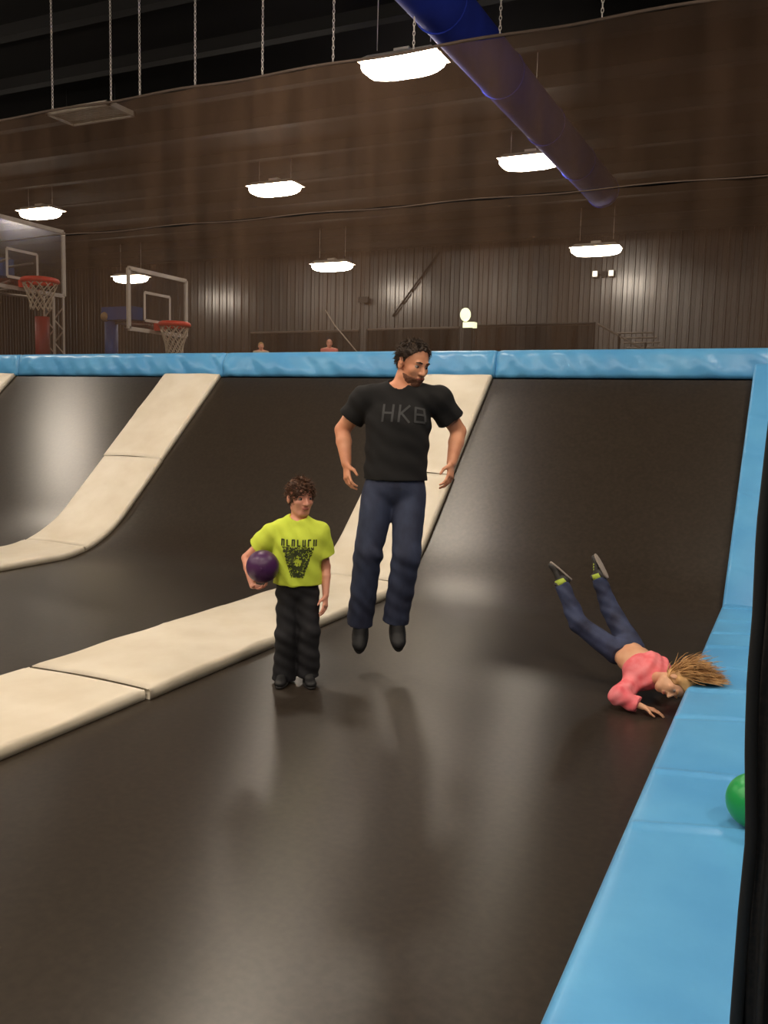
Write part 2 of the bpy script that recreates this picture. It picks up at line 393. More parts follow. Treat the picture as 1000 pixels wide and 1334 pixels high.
# ------------------------------------------------------------------ ceiling lamps
def make_lamp():
    t = thing('ceiling_lamp', 'x', 'lamp', (0, 0, 0), 'hanging high-bay ceiling lamps')
    b = MB(); hx, hy = .62, .29
    V = [(-hx, -hy, 0), (hx, -hy, 0), (hx, hy, 0), (-hx, hy, 0), (-hx*.8, -hy*.55, .10), (hx*.8, -hy*.55, .10), (hx*.8, hy*.55, .10), (-hx*.8, hy*.55, .10)]
    b.add(V, [(0, 1, 5, 4), (1, 2, 6, 5), (2, 3, 7, 6), (3, 0, 4, 7), (4, 5, 6, 7)])
    b.build('housing', M['housing'], t)
    d = MB(); n = 28; L = []
    for i in range(n):
        a = 2*math.pi*i/n; L.append((max(-1, min(1, 1.12*math.cos(a)))*hx*.98, max(-1, min(1, 1.12*math.sin(a)))*hy*.97))
    V = []; lv = [(1., -.004), (1., -.06), (.96, -.11), (.86, -.15), (.70, -.172)]
    for sc_, z in lv: V += [(x*sc_, y*sc_, z) for x, y in L]
    d.add(V, [(k*n+i, k*n+(i+1) % n, (k+1)*n+(i+1) % n, (k+1)*n+i) for k in range(4) for i in range(n)]+[tuple(4*n+i for i in range(n))[::-1]])
    d.build('diffuser', M['lamp'], t)
    for sx in (-.42, .42): MB().tube([(sx, 0, .10), (sx, 0, .50)], .006, 5).build('suspension_wire', M['chain'], t)
    MB().box((-.12, -.08, .10), (.12, .08, .17)).build('ballast_box', M['housing'], t)
    return t
lamps = [(-5.55, 12.03, 6.6, 'largest bright ceiling lamp hanging by the net edge and blue duct'), (-11.16, 17.43, 6.6, 'bright ceiling lamp above the blue top pad seam, second row back'),
         (-5.18, 17.35, 6.6, 'bright ceiling lamp tucked against the blue duct, second row back'), (-18.39, 17.45, 6.6, 'bright ceiling lamp above the large hoop\'s backboard'),
         (-12.62, 22.8, 5.80, 'bright ceiling lamp near the far ribbed wall between fence and net seam'), (-5.02, 22.8, 5.83, 'bright ceiling lamp near the far wall above the twin emergency light'),
         (-20.1, 22.8, 5.77, 'bright ceiling lamp seen behind the small hoop\'s backboard')]
off = [(x, 6.6, 6.6) for x in (-13.9, -5.3, .9)]+[(x, y, 6.6) for y in (1.2, -4.2) for x in (-13.9, -9.6, -5.3, -1.0, 3.2)]+[(-21, 6.6, 6.6), (-20, 12, 6.6)]  # unseen lamps; the two nearest rows have extras added for frontal light on people
off[0] = (-13.9, 8.2, 6.6)
la = make_lamp()
for i, l in enumerate(lamps+off):
    q = la if i == 0 else copy_tree(la)
    q.location = l[:3]; q['label'] = l[3] if len(l) > 3 else 'unseen ceiling lamp over the near half of the hall'
    for ch in q.children:
        if ch.name.startswith('suspension_wire'): ch.scale = (1, 1, (roofz(l[1])-l[2]-.02)/.50)
# blue duct, vent
t = thing('air_duct', 'long dark blue round air duct running under the roof', 'duct', (-4.32, 12, 6.5))
MB().tube([(-4.32, y, 6.52) for y in np.arange(2.0, 20.3, .6)], .34, 28).build('duct_body', M['duct'], t, True)
for y in np.arange(3.2, 20, 2.4):
    b = MB(); b.torus((-4.32, y, 6.52), .345, .012, 1, 28, 6); b.build('joint_band', M['duct'], t, True)
for y in (5.0, 9.8, 14.6, 19.0): MB().tube([(-4.32, y, 6.86), (-4.32, y, roofz(y))], .006, 5).build('hanger_rod', M['chain'], t)
t = thing('ceiling_vent', 'pale grey rectangular ceiling vent grille hanging behind the net', 'vent', (-13, 13.6, 7.3))
VX, VY, VZ = *on((118, 149), 2, 7.05)[:2], 7.05; hx, hy = .78, .36
b = MB()
for a, c in (((-hx, -hy), (hx, -hy+.06)), ((-hx, hy-.06), (hx, hy)), ((-hx, -hy), (-hx+.06, hy)), ((hx-.06, -hy), (hx, hy))): b.box((VX+a[0], VY+a[1], VZ-.03), (VX+c[0], VY+c[1], VZ+.06))
b.build('frame', M['vent'], t)
for i in range(9):
    y = VY-hy+.09+i*.0675; MB().box((VX-hx+.05, y-.02, VZ-.01), (VX+hx-.05, y+.022, VZ+.01)).build('slat', M['vent'], t)
MB().box((VX-hx+.03, VY-hy+.03, VZ+.02), (VX+hx-.03, VY+hy-.03, VZ+.05)).build('back_plate', M['vent'], t)
for dx in (-.6, .6): MB().tube([(VX+dx, VY, VZ+.05), (VX+dx, VY, roofz(VY))], .008, 5).build('hanger_rod', M['black'], t)

# ------------------------------------------------------------------ basketball hoops (boards face +x)
def hoop(rimpx, y, board_px, label, rimd, style):
    rc = on(rimpx, 1, y)
    t = thing('basketball_hoop', label, 'hoop', (rc[0]-.9, y, DECK))
    R = rimd/2
    bx = rc[0]-R-.10                                # plane of the board
    p = [on(q, 0, bx) for q in board_px]            # top right, top left (far / near ends), bottom
    ya, yb = sorted((p[0][1], p[1][1])); zt = (p[0][2]+p[1][2])/2; zb = rc[2]-.12
    if style == 0: ya, yb = y-.9, p[0][1]
    b = MB(); w_ = .032
    for a, c in (((ya, zt-w_), (yb, zt+w_)), ((ya, zb-w_), (yb, zb+w_)), ((ya-w_, zb), (ya+w_, zt)), ((yb-w_, zb), (yb+w_, zt))): b.box((bx-.02, a[0], a[1]), (bx+.02, c[0], c[1]))
    fr_ = b.build('board_frame', M['whitef'], t)
    MB().box((bx-.006, ya+w_, zb+w_), (bx+.006, yb-w_, zt-w_)).build('glass_board', M['glass'], t)
    b = MB(); q0, q1, h0, h1 = y-.32, y+.32, rc[2]+.05, rc[2]+.50; w2 = .022
    for a, c in (((q0, h1-w2), (q1, h1+w2)), ((q0, h0-w2), (q1, h0+w2)), ((q0-w2, h0), (q0+w2, h1)), ((q1-w2, h0), (q1+w2, h1))): b.box((bx+.007, a[0], a[1]), (bx+.012, c[0], c[1]))
    b.build('target_square', M['whitef'], t)
    rm = MB().torus(rc, R-.035, .048, 2, 36, 8).build('rim', M['red'], t, True)
    MB().box((bx+.0, y-.09, rc[2]-.10), (rc[0]-R+.03, y+.09, rc[2]+.02)).build('rim_bracket', M['red'], rm)
    b = MB(); n = 12; H_ = .46
    def npt(i, f): 
        r_ = (R-.016)*(1-.42*min(1, f*1.3)); a = 2*math.pi*i/n; return (rc[0]+r_*math.cos(a), rc[1]+r_*math.sin(a), rc[2]-.01-H_*f)
    for i in range(n):
        for sg in (1, -1): b.tube([npt(i+sg*k*.5, k/6) for k in range(7)], .009, 4)
    b.build('rope_net', M['cord'], t)
    return t, rc, bx, ya, yb, zt, zb
t, rc, bx, ya, yb, zt, zb = hoop((52, 366), 11.0, ((82, 303), (0, 281), (82, 372)), 'larger basketball hoop with red padded pole and lattice post', .60, 0)
px_ = bx-1.05
b = MB()
for dz in (.18, .55): b.tube([(bx-.02, rc[1]-.25, rc[2]+dz-.2), (px_, rc[1]-.05, rc[2]+dz-.32)], .022, 6); b.tube([(bx-.02, rc[1]+.25, rc[2]+dz-.2), (px_, rc[1]+.05, rc[2]+dz-.32)], .022, 6)
b.build('support_arm', M['steel'], t, True)
b = MB(); lp = on((70, 400), 1, 11.4)
for dx in (-.11, .11):
    for dy in (-.11, .11): b.tube([(lp[0]+dx, 11.4+dy, DECK), (lp[0]+dx, 11.4+dy, 3.42)], .02, 6)
zz = np.arange(DECK+.05, 3.4, .2)
for i in range(len(zz)-1):
    s = 1 if i % 2 else -1
    for dy in (-.11, .11): b.tube([(lp[0]-.11*s, 11.4+dy, zz[i]), (lp[0]+.11*s, 11.4+dy, zz[i+1])], .012, 5)
b.build('lattice_post', M['whitef'], t)
b = MB(); b.tube([(lp[0]-.0, 11.4, 3.36), (px_, rc[1]+.1, rc[2]-.1)], .03, 6); b.build('post_brace', M['steel'], t)
rp = on((57, 430), 1, 11.15); MB().tube([(rp[0]-.03, 11.15, DECK), (rp[0]-.03, 11.15, 3.05)], .12, 14).build('pole_pad', M['redpad'], t, True)
b = MB().tube([(px_, rc[1], DECK), (px_, rc[1], rc[2]+.3)], .06, 10).build('pole', M['black'], t, True)
bq = on((6, 350), 1, 11.2); MB().box((bq[0]-.35, 11.05, bq[2]-.14), (bq[0]+.12, 11.3, bq[2]+.16)).build('blue_pad', M['bluepad'], t)

t, rc, bx, ya, yb, zt, zb = hoop((227, 423), 11.9, ((242, 367), (167, 348), (167, 455)), 'smaller basketball hoop with blue padded pole', .52, 1)
bp_ = on((145, 430), 1, 12.1)
MB().tube([(bp_[0], 12.1, DECK), (bp_[0], 12.1, bp_[2]+.22)], .115, 14).build('pole_pad', M['bluepad'], t, True)
MB().box((bp_[0]-.08, 11.95, bp_[2]+.16), (bp_[0]+.62, 12.2, bp_[2]+.38)).build('blue_pad', M['bluepad'], t)
MB().sphere((bp_[0]-.02, 11.98, bp_[2]+.22), .085, 14, 8).build('pole_cap', mat('tan_cap', '#a98c68', .6), t, True)
b = MB()
for dy in (-.2, .2): b.tube([(bp_[0]+.1, 12.1, bp_[2]+.12), (bx, 11.9+dy, rc[2]-.02)], .025, 6)
b.tube([(bp_[0]+.3, 12.1, bp_[2]+.02), (bx, 11.9, rc[2]-.1)], .02, 6)
b.build('support_arm', M['steel'], t, True)

# ------------------------------------------------------------------ things on the far deck
def fence(xa, xb, y, zr, label, name='mesh_fence', post=2.0):
    t = thing(name, label, 'fence', ((xa+xb)/2, y, DECK))
    MB().tube([(xa, y, zr), (xb, y, zr)], .028, 6).build('top_rail', M['steel'] if name == 'mesh_fence' else M['black'], t)
    n = max(1, int((xb-xa)/post))
    for i in range(n+1): x = xa+(xb-xa)*i/n; MB().tube([(x, y, DECK), (x, y, zr+.03)], .03, 6).build('post', M['black'], t)
    mk('mesh_infill', [(xa, y, DECK+.05), (xb, y, DECK+.05), (xb, y, zr-.03), (xa, y, zr-.03)], [(0, 1, 2, 3)], M['fence'], t)
    return t
p0, p1 = on((326, 433), 1, 21.5), on((468, 431), 1, 21.5)
fence(p0[0], p1[0], 21.5, (p0[2]+p1[2])/2, 'dark mesh fence with thin metal rail, behind the two onlookers')
p2, p3 = on((478, 429), 1, 21.2), on((598, 427), 1, 21.2)
fence(p2[0], p3[0], 21.2, (p2[2]+p3[2])/2, 'dark mesh fence with thin metal rail, behind the man\'s head')
p0, p1 = on((618, 426), 1, 20.5), on((774, 420), 1, 20.5)
t = fence(p0[0], p1[0], 20.5, (p0[2]+p1[2])/2, 'black rail fence ending at the descending stair rails', 'rail_fence', 1.6)
zr = (p0[2]+p1[2])/2
t = thing('stair_rail', 'black stair handrail with stacked bars stepping down beside the rail fence', 'handrail', (p1[0]+.7, 20.6, DECK))
xs = p1[0]+.05
MB().tube([(xs, 20.6, zr), (xs+.75, 20.6, zr-.42), (xs+1.1, 20.6, zr-.62)], .025, 6).build('handrail', M['steel'], t)
for i in range(5):
    a = xs+.45+.08*i; MB().tube([(a, 20.6, zr-.22-.11*i), (a+.8, 20.6, zr-.22-.11*i)], .02, 6).build('bar', M['steel'], t)
for dx in (.5, 1.1): MB().tube([(xs+dx, 20.6, DECK), (xs+dx, 20.6, zr-.25-.3*(dx-.5))], .028, 6).build('post', M['black'], t)
# lamp post
y = 20.3; pl = on((610, 425), 1, y); hd = on((606, 411), 1, y)
t = thing('lamp_post', 'pale glowing lamp head on a dark post above the fence', 'lamp', (pl[0], y, DECK))
MB().box((pl[0]-.10, y-.06, DECK), (pl[0]+.10, y+.06, pl[2]-.03)).build('post', M['black'], t)
MB().box((pl[0]-.11, y-.1, pl[2]-.04), (pl[0]+.18, y+.1, pl[2]+.09)).build('base_plate', M['signal'], t)
q = MB().sphere((hd[0], y, hd[2]+.02), .13, 16, 10)
q.v = [(x, y_, hd[2]+.02+(z-hd[2]-.02)*1.25) for x, y_, z in q.v]; q.build('lamp_globe', M['signal'], t, True)
# wall things
t = thing('emergency_light', 'twin-head white emergency light on the far ribbed wall', 'emergency light', (-5.39, Y1-.08, 5.5))
e0, e1 = on((775, 357), 1, Y1-.2), on((796, 356), 1, Y1-.2)
MB().box((e0[0]+.15, Y1-.14, e0[2]-.08), (e1[0]-.15, Y1-.045, e0[2]+.08)).build('battery_box', M['black'], t)
for e in (e0, e1):
    h_ = MB().box((e[0]-.075, Y1-.24, e[2]-.085), (e[0]+.075, Y1-.10, e[2]+.085)).build('lamp_head', M['housing'], t)
    MB().box((e[0]-.06, Y1-.25, e[2]-.07), (e[0]+.06, Y1-.241, e[2]+.07)).build('lens', M['exitw'], h_)
    MB().tube([(e[0], Y1-.11, e[2]), ((e0[0]+e1[0])/2, Y1-.09, e[2]-.03)], .02, 6).build('bracket', M['black'], t)
e = on((474, 391), 1, Y1-.2); t = thing('wall_speaker', 'small black loudspeaker on the ribbed wall under a ceiling lamp', 'speaker', (e[0], Y1-.1, e[2]))
b = MB(); b.add([(e[0]-.17, Y1-.30, e[2]-.09), (e[0]+.17, Y1-.30, e[2]-.09), (e[0]+.17, Y1-.26, e[2]+.1), (e[0]-.17, Y1-.26, e[2]+.1), (e[0]-.12, Y1-.05, e[2]-.06), (e[0]+.12, Y1-.05, e[2]-.06), (e[0]+.12, Y1-.05, e[2]+.08), (e[0]-.12, Y1-.05, e[2]+.08)],
      [(0, 1, 2, 3), (1, 5, 6, 2), (5, 4, 7, 6), (4, 0, 3, 7), (3, 2, 6, 7), (0, 4, 5, 1)]); b.build('cabinet', M['speaker'], t)
MB().tube([(e[0], Y1-.14, e[2]+.05), (e[0], Y1-.02, e[2]+.12)], .02, 6).build('bracket', M['black'], t)
a, c = on((511, 412), 1, Y1-.1), on((572, 328), 1, Y1-.1)
tag(MB().tube([a, c], .028, 6).build('brace_rod', M['black']), 'thin dark diagonal brace rod across the ribbed far wall', 'rod')
a, c = on((436, 424), 1, 20.9), on((462, 455), 1, 20.9); a2 = on((424, 404), 1, 20.9)
tag(MB().tube([a2, a, c, c+(c-a)*(c[2]-DECK)/(a[2]-c[2])], .016, 6).build('slanted_pole', M['steel']), 'thin pale pole slanting beside the onlooker in coral', 'pole')

# ------------------------------------------------------------------ gathered net curtain at the court entrance
PT = .208
NYC = 1.62
sil = [on(p, 1, NYC) for p in ((950, 1500), (955, 1334), (966, 1190), (976, 1090), (975, 970), (978, 880), (985, 800), (990, 690), (1000, 600), (1014, 480), (1030, 330), (1048, 100), (1062, -200))]
sz = [p[2] for p in sil]; sx = [p[0] for p in sil]
t = thing('net_curtain', 'gathered black net curtain hanging beside the blue side pad at the court entrance', 'curtain', (.1, NYC, PT))
zs = np.linspace(PT+.004, 3.9, 90); nk = 70; V = []
for z in zs:
    xl = np.interp(z, sz, sx)
    for k in range(nk+1):
        u = k/nk; x = xl+.42*u
        V.append((x+.006*math.sin(z*5+u*9), NYC+.035*math.sin(u*44+.5*math.sin(z*1.3))+.018*math.sin(u*97+z*.8)+.05*(1-math.exp(-u*8)), z))
mk('net_folds', V, [(j*(nk+1)+k, j*(nk+1)+k+1, (j+1)*(nk+1)+k+1, (j+1)*(nk+1)+k) for j in range(len(zs)-1) for k in range(nk)], M['sidenet'], t, True)
MB().tube([(np.interp(z, sz, sx)+.004, NYC-.004, z) for z in zs], .011, 8).build('edge_webbing', M['hem'], t, True)
MB().tube([(np.interp(3.9, sz, sx)-.1, NYC, 3.9), (1.2, NYC, 3.9)], .02, 8).build('hanging_rail', M['black'], t, True)
for xq in (.45, 1.1): MB().tube([(xq, NYC, 3.9), (xq, NYC, roofz(NYC))], .008, 6).build('hanger_rod', M['black'], t, True)

# green ball on the pad
bc = on((980, 1076), 2, PT); br = .093
t = thing('play_ball', 'shiny green rubber ball on the blue side pad by the black net curtain', 'ball', (bc[0], bc[1], PT))
bc = np.array([bc[0], bc[1], PT+br-.004])
MB().sphere(bc, br, 32, 20).build('ball_shell', M['ballg'], t, True); 
MB().torus((bc[0], bc[1], bc[2]+br-.003), .010, .004, 2, 12, 6).build('valve', M['ballg'], t, True)
#PEOPLE
# ------------------------------------------------------------------ people: smooth implicit surfaces meshed once per part
class Field:
    def __init__(s, lo, hi, h):
        s.h = h; s.lo = np.array(lo, float); s.n = np.ceil((np.array(hi)-s.lo)/h).astype(int)+1
        s.D = np.full(s.n, .5, np.float32)
        s.ax = [s.lo[i]+h*np.arange(s.n[i]) for i in range(3)]
    def _sl(s, lo, hi, m):
        a = np.clip(np.floor((np.array(lo)-m-s.lo)/s.h).astype(int), 0, s.n); b = np.clip(np.ceil((np.array(hi)+m-s.lo)/s.h).astype(int)+1, 0, s.n)
        sl = tuple(slice(a[i], b[i]) for i in range(3))
        if any(b <= a): return None, None
        g = np.meshgrid(*[s.ax[i][sl[i]] for i in range(3)], indexing='ij')
        return sl, np.stack(g, -1).reshape(-1, 3)
    def add(s, pr, k=.02, sub=False, grow=0.):
        sl, P = s._sl(pr['lo'], pr['hi'], k+3*s.h+grow)
        if sl is None: return
        d = pr['f'](P)-grow
        for p0, n in pr.get('cut', ()): d = np.maximum(d, (P-np.array(p0))@_n(np.array(n, float)))
        o = s.D[sl]; d = d.reshape(o.shape).astype(np.float32)
        if sub: d = -d; hh = np.maximum(k-np.abs(o-d), 0)/k; s.D[sl] = np.maximum(o, d)+hh*hh*k*.25
        else: hh = np.maximum(k-np.abs(o-d), 0)/k; s.D[sl] = np.minimum(o, d)-hh*hh*k*.25
    def cut(s, p0, n):
        n = _n(np.array(n, float)); p0 = np.array(p0)
        d = (s.ax[0]-p0[0])[:, None, None]*n[0]+(s.ax[1]-p0[1])[None, :, None]*n[1]+(s.ax[2]-p0[2])[None, None, :]*n[2]
        s.D = np.maximum(s.D, d.astype(np.float32))
    def mesh(s):
        D = s.D; I = D < 0; nx, ny, nz = [k-1 for k in D.shape]
        cs = [(a, b, c) for a in (0, 1) for b in (0, 1) for c in (0, 1)]
        cnt = sum(I[a:a+nx, b:b+ny, c:c+nz].astype(np.int8) for a, b, c in cs)
        act = np.argwhere((cnt > 0) & (cnt < 8)); idx = np.full((nx, ny, nz), -1, np.int64); idx[tuple(act.T)] = np.arange(len(act))
        val = {c: D[act[:, 0]+c[0], act[:, 1]+c[1], act[:, 2]+c[2]].astype(float) for c in cs}
        S = np.zeros((len(act), 3)); N = np.zeros(len(act))
        for a in cs:
            for ax in range(3):
                if a[ax] == 0:
                    b = list(a); b[ax] = 1; va, vb = val[a], val[tuple(b)]; m = (va < 0) != (vb < 0)
                    t = va[m]/(va[m]-vb[m]); q = np.tile(np.array(a, float), (m.sum(), 1)); q[:, ax] += t; S[m] += q; N[m] += 1
        V = s.lo+s.h*(act+S/N[:, None]); Fs = []
        for ax in range(3):
            sl0 = [slice(1, -1)]*3; sl0[ax] = slice(0, -1); sl1 = list(sl0); sl1[ax] = slice(1, None)
            a, b = I[tuple(sl0)], I[tuple(sl1)]; e = np.argwhere(a != b)
            if not len(e): continue
            fl = a[tuple(e.T)]; sh = np.ones(3, int); sh[ax] = 0; e = e+sh; u, v = [(1, 2), (2, 0), (0, 1)][ax]
            def ix(du, dv):
                q = e.copy(); q[:, u] -= du; q[:, v] -= dv; return idx[tuple(q.T)]
            Q = np.stack([ix(1, 1), ix(0, 1), ix(0, 0), ix(1, 0)], 1); Q[~fl] = Q[~fl][:, ::-1]; Fs.append(Q)
        return V, np.concatenate(Fs)
A_ = lambda *v: np.array(v, float)
def cone(a, b, ra, rb, lat=None, ratio=1., cut=()):
    a, b = np.array(a, float), np.array(b, float); r = max(ra, rb)*max(1, ratio)
    def f(P):
        q = P-a; d = b-a
        if lat is not None:
            q = q+np.outer(q@lat, lat)*(1/ratio-1); d = d+lat*(d@lat)*(1/ratio-1)
        t = np.clip(q@d/max(d@d, 1e-9), 0, 1); return np.linalg.norm(q-t[:, None]*d, axis=1)-(ra+(rb-ra)*t)
    return dict(f=f, lo=np.minimum(a, b)-r, hi=np.maximum(a, b)+r, cut=cut)
def ell(c, r, ax=None, cut=()):
    c = np.array(c, float); r = np.array(r, float); Mx = np.eye(3) if ax is None else np.stack(ax); R_ = max(r)
    def f(P):
        q = (P-c)@Mx.T; k0 = np.linalg.norm(q/r, axis=1); k1 = np.linalg.norm(q/(r*r), axis=1)+1e-9; return k0*(k0-1)/k1
    return dict(f=f, lo=c-R_, hi=c+R_, cut=cut)
def build(name, prims, h, m, parent, disp=None, cuts=(), grow=0., relax=1):
    lo = np.min([p['lo'] for p, *_ in prims], 0)-grow-.03; hi = np.max([p['hi'] for p, *_ in prims], 0)+grow+.03
    F_ = Field(lo, hi, h)
    for p, k, *sub in prims: F_.add(p, k, bool(sub and sub[0]), 0. if (sub and sub[0]) else grow)
    for p0, n in cuts: F_.cut(p0, n)
    V, Q = F_.mesh()
    if disp is not None:
        n = np.zeros_like(V); fn = np.cross(V[Q[:, 2]]-V[Q[:, 0]], V[Q[:, 3]]-V[Q[:, 1]])
        for k in range(4): np.add.at(n, Q[:, k], fn)
        n /= np.linalg.norm(n, axis=1)[:, None]+1e-12; V = V+n*disp(V)[:, None]
    return mk(name, V, Q, m, parent, True)
def lerp(a, b, t): return np.array(a)+(np.array(b)-np.array(a))*t
RIGHT = _n(A_(rt[0], rt[1], 0)); TOCAM = A_(RIGHT[1], -RIGHT[0], 0); UP = A_(0, 0, 1)
def at(p, zc): return CAMP+RW@(_ray(p)/F*zc)

def hand(w, d, pn, th, L, curl=.45, spread=.10):
    """palm, four fingers of different lengths bent at the knuckles, thumb from the side of the palm"""
    d = _n(d); pn = _n(pn-d*(pn@d)); th = _n(th-d*(th@d)-pn*(th@pn)); P = []
    P.append((cone(w+d*.08*L, w+d*.46*L, .075*L, .085*L, th, 2.5), .012))
    for i, (o, bl, ln) in enumerate(((.17, .48, .42), (.057, .51, .48), (-.057, .49, .44), (-.165, .44, .35))):
        p = w+d*bl*L+th*o*L; ang = curl*(.45+.12*i); dd = _n(d+th*spread*(1.5-i)*.7); r = .05*L
        for q in (.42, .32, .26):
            v = _n(dd*math.cos(ang)+pn*math.sin(ang)); e = p+v*q*ln*L; P.append((cone(p, e, r, r*.9), .004)); p = e; r *= .9; ang += curl*.8
    p = w+d*.16*L+th*.16*L; v = _n(d*.62+th*.62+pn*.4); e = p+v*.24*L; P.append((cone(p, e, .068*L, .054*L), .010))
    v = _n(d*.85+th*.25+pn*.35); P.append((cone(e, e+v*.2*L, .052*L, .042*L), .005))
    return P
def head_prims(c, f, u, S, neckb, ns=1.):
    f = _n(f); u = _n(u-f*(u@f)); l = np.cross(f, u); ax = (l, f, u)
    g = lambda a, b, c_: c+(l*a+f*b+u*c_)*S
    P = [(ell(g(0, -.05, .13), A_(.335, .41, .37)*S, ax), .01), (ell(g(0, .11, -.10), A_(.27, .28, .37)*S, ax), .06*S), (ell(g(0, .22, -.39), A_(.13, .12, .105)*S, ax), .10*S),
         (cone(g(-.20, .0, -.28), g(-.07, .2, -.40), .07*S, .08*S), .1*S), (cone(g(.20, .0, -.28), g(.07, .2, -.40), .07*S, .08*S), .1*S),
         (cone(g(-.14, .335, .09), g(.14, .335, .09), .045*S, .045*S), .06*S), (cone(g(0, .36, .04), g(0, .455, -.12), .03*S, .052*S), .05*S)]
    for s in (-1, 1):
        P += [(ell(g(s*.05, .40, -.135), A_(.04, .04, .033)*S, ax), .03*S), (ell(g(s*.17, .25, -.09), A_(.09, .09, .08)*S, ax), .08*S), (ell(g(s*.335, -.02, -.03), A_(.04, .085, .135)*S, ax), .02*S)]
        P += [(ell(g(s*.135, .41, .015), A_(.075, .055, .042)*S, ax), .05*S, True)]
    P += [(ell(g(0, .365, -.235), A_(.10, .035, .026)*S, ax), .02*S), (ell(g(0, .355, -.285), A_(.085, .04, .03)*S, ax), .02*S)]
    P += [(cone(g(0, -.10, -.25), neckb, .21*S*ns, .23*S*ns), .10*S)]
    return P, g, ax
def face_parts(g, ax, S, parent, lipm, brow):
    for s in (-1, 1):
        c = g(s*.135, .300, .012); e = MB().sphere(c, .060*S, 14, 10).build('eye', M['sclera'], parent, True)
        MB().sphere(c+ax[1]*.038*S, .030*S, 10, 8).build('iris', M['iris'], e, True)
        b = MB().tube([g(s*.06, .385, .105), g(s*.14, .39, .125), g(s*.22, .34, .10)], [.014*S, .018*S, .009*S], 6); b.build('eyebrow', brow, parent, True)
    b = MB().tube([g(-.095, .365, -.26), g(-.04, .40, -.255), g(.04, .40, -.255), g(.095, .365, -.26)], [.012*S, .022*S, .022*S, .012*S], 8); b.build('lips', lipm, parent, True)
def hair_noise(amp, ax, fr=90., seed=0):
    def d(V):
        a, b, c = V@ax[0], V@ax[1], V@ax[2]
        return amp*(np.sin(fr*a+4*np.sin(fr*.31*b+seed))*.5+np.sin(fr*.8*b+3*np.sin(fr*.4*c))*.4+np.sin(fr*1.9*a+fr*1.3*c+seed)*.4)
    return d
def short_strands(hg, hax, HS, hn, lim, n, Lr, m, parent, seed, lift=.5, rnd=.12):
    rr = np.random.default_rng(seed); b = MB(); c = hg(0, -.06, .15)
    while n:
        v = _n(rr.normal(size=3))
        q = hax[0]*(v@hax[0])*.355+hax[1]*(v@hax[1])*.42+hax[2]*(v@hax[2])*.385; p = c+q*HS
        if (p-hg(*lim))@hn > .004 or (p-hg(0, 0, -.20))@hax[2] < 0: continue
        n -= 1; out = _n(q); d = _n(out*lift+hax[1]*.55*rr.uniform(.2, 1.2)-hax[2]*.25*max(0, -(out@hax[1]))+rr.normal(size=3)*rnd); L = rr.uniform(*Lr); e = p+d*L*.5; f = e+_n(d-out*.4+rr.normal(size=3)*rnd*.6)*L*.5
        b.tube([p, e, f], [.0024, .0022, .0007], 3, False)
    o = b.build('strands', m, parent, True); return tag(o, kind='stuff')
def cloth_noise(amp, fr=40., seed=0., tilt=(3, 2, 1)):
    t = np.array(tilt, float)
    def d(V):
        q = V@_n(t)
        return amp*(np.sin(fr*q+2.2*np.sin(V[:, 2]*9+seed)+seed)*np.sin(V[:, 0]*7+V[:, 2]*5+seed*2)+.6*np.sin(fr*1.7*q+1.5*np.sin(V[:, 0]*13+V[:, 1]*9+seed)))
    return d
def decal(name, shirt, o, ru, uu, nv, quads, m, parent, offs=.003, step=.012):
    me = shirt.data; ow = woff(shirt)
    bv = BVHTree.FromPolygons([tuple(np.array(v.co)+ow) for v in me.vertices], [tuple(p.vertices) for p in me.polygons])
    V = []; Fc = []
    for q in quads:
        q = [np.array(p, float) for p in q]
        nu = max(1, int(np.ceil(max(np.linalg.norm(q[1]-q[0]), np.linalg.norm(q[2]-q[3]))/step))); nv_ = max(1, int(np.ceil(max(np.linalg.norm(q[3]-q[0]), np.linalg.norm(q[2]-q[1]))/step)))
        n0 = len(V); ok = True; tmp = []
        for j in range(nv_+1):
            for i in range(nu+1):
                s, t = i/nu, j/nv_; p = (q[0]*(1-s)+q[1]*s)*(1-t)+(q[3]*(1-s)+q[2]*s)*t
                O = o+ru*p[0]+uu*p[1]+nv*.35; h_ = bv.ray_cast(Vector(O), Vector(-nv))
                if h_[0] is None: ok = False
                else: tmp.append(np.array(h_[0])+nv*offs)
        if not ok: continue
        V += tmp; Fc += [(n0+j*(nu+1)+i, n0+j*(nu+1)+i+1, n0+(j+1)*(nu+1)+i+1, n0+(j+1)*(nu+1)+i) for j in range(nv_) for i in range(nu)]
    return mk(name, V, Fc, m, parent)
def strokes(segs, w):
    Q = []
    for (x0, y0, x1, y1) in segs:
        d = _n(A_(x1-x0, y1-y0)); n = A_(-d[1], d[0])*w/2; a, b = A_(x0, y0)-d*w*.3, A_(x1, y1)+d*w*.3
        Q.append((a-n, b-n, b+n, a+n))
    return Q
def shoe(name, an, toe, up, L, m, msole, parent, h):
    """an = ankle, toe = direction of the foot, up = away from the sole"""
    t = _n(toe); u = _n(up-t*(up@t)); l = np.cross(t, u); ax = (l, t, u); g = lambda a, b, c: an+(l*a+t*b+u*c)*L
    P = [(ell(g(0, -.06, -.17), A_(.15, .21, .17)*L, ax), .02), (cone(g(0, .0, .02), g(0, .42, -.19), .14*L, .12*L, l, 1.25), .06*L), (ell(g(0, .54, -.21), A_(.165, .20, .115)*L, ax), .06*L), (cone(g(0, -.03, .26), g(0, .0, -.12), .155*L, .16*L), .05*L)]
    s = build(name, P, h, m, parent, cuts=[(g(0, 0, -.27), -u), (g(0, 0, .24), u)])
    P = [(ell(g(0, .30, -.29), A_(.18, .45, .3)*L, ax), .01), (ell(g(0, -.02, -.29), A_(.15, .26, .3)*L, ax), .05*L)]
    build('sole', P, h, msole, s, cuts=[(g(0, 0, -.335), -u), (g(0, 0, -.262), u)])
    return s

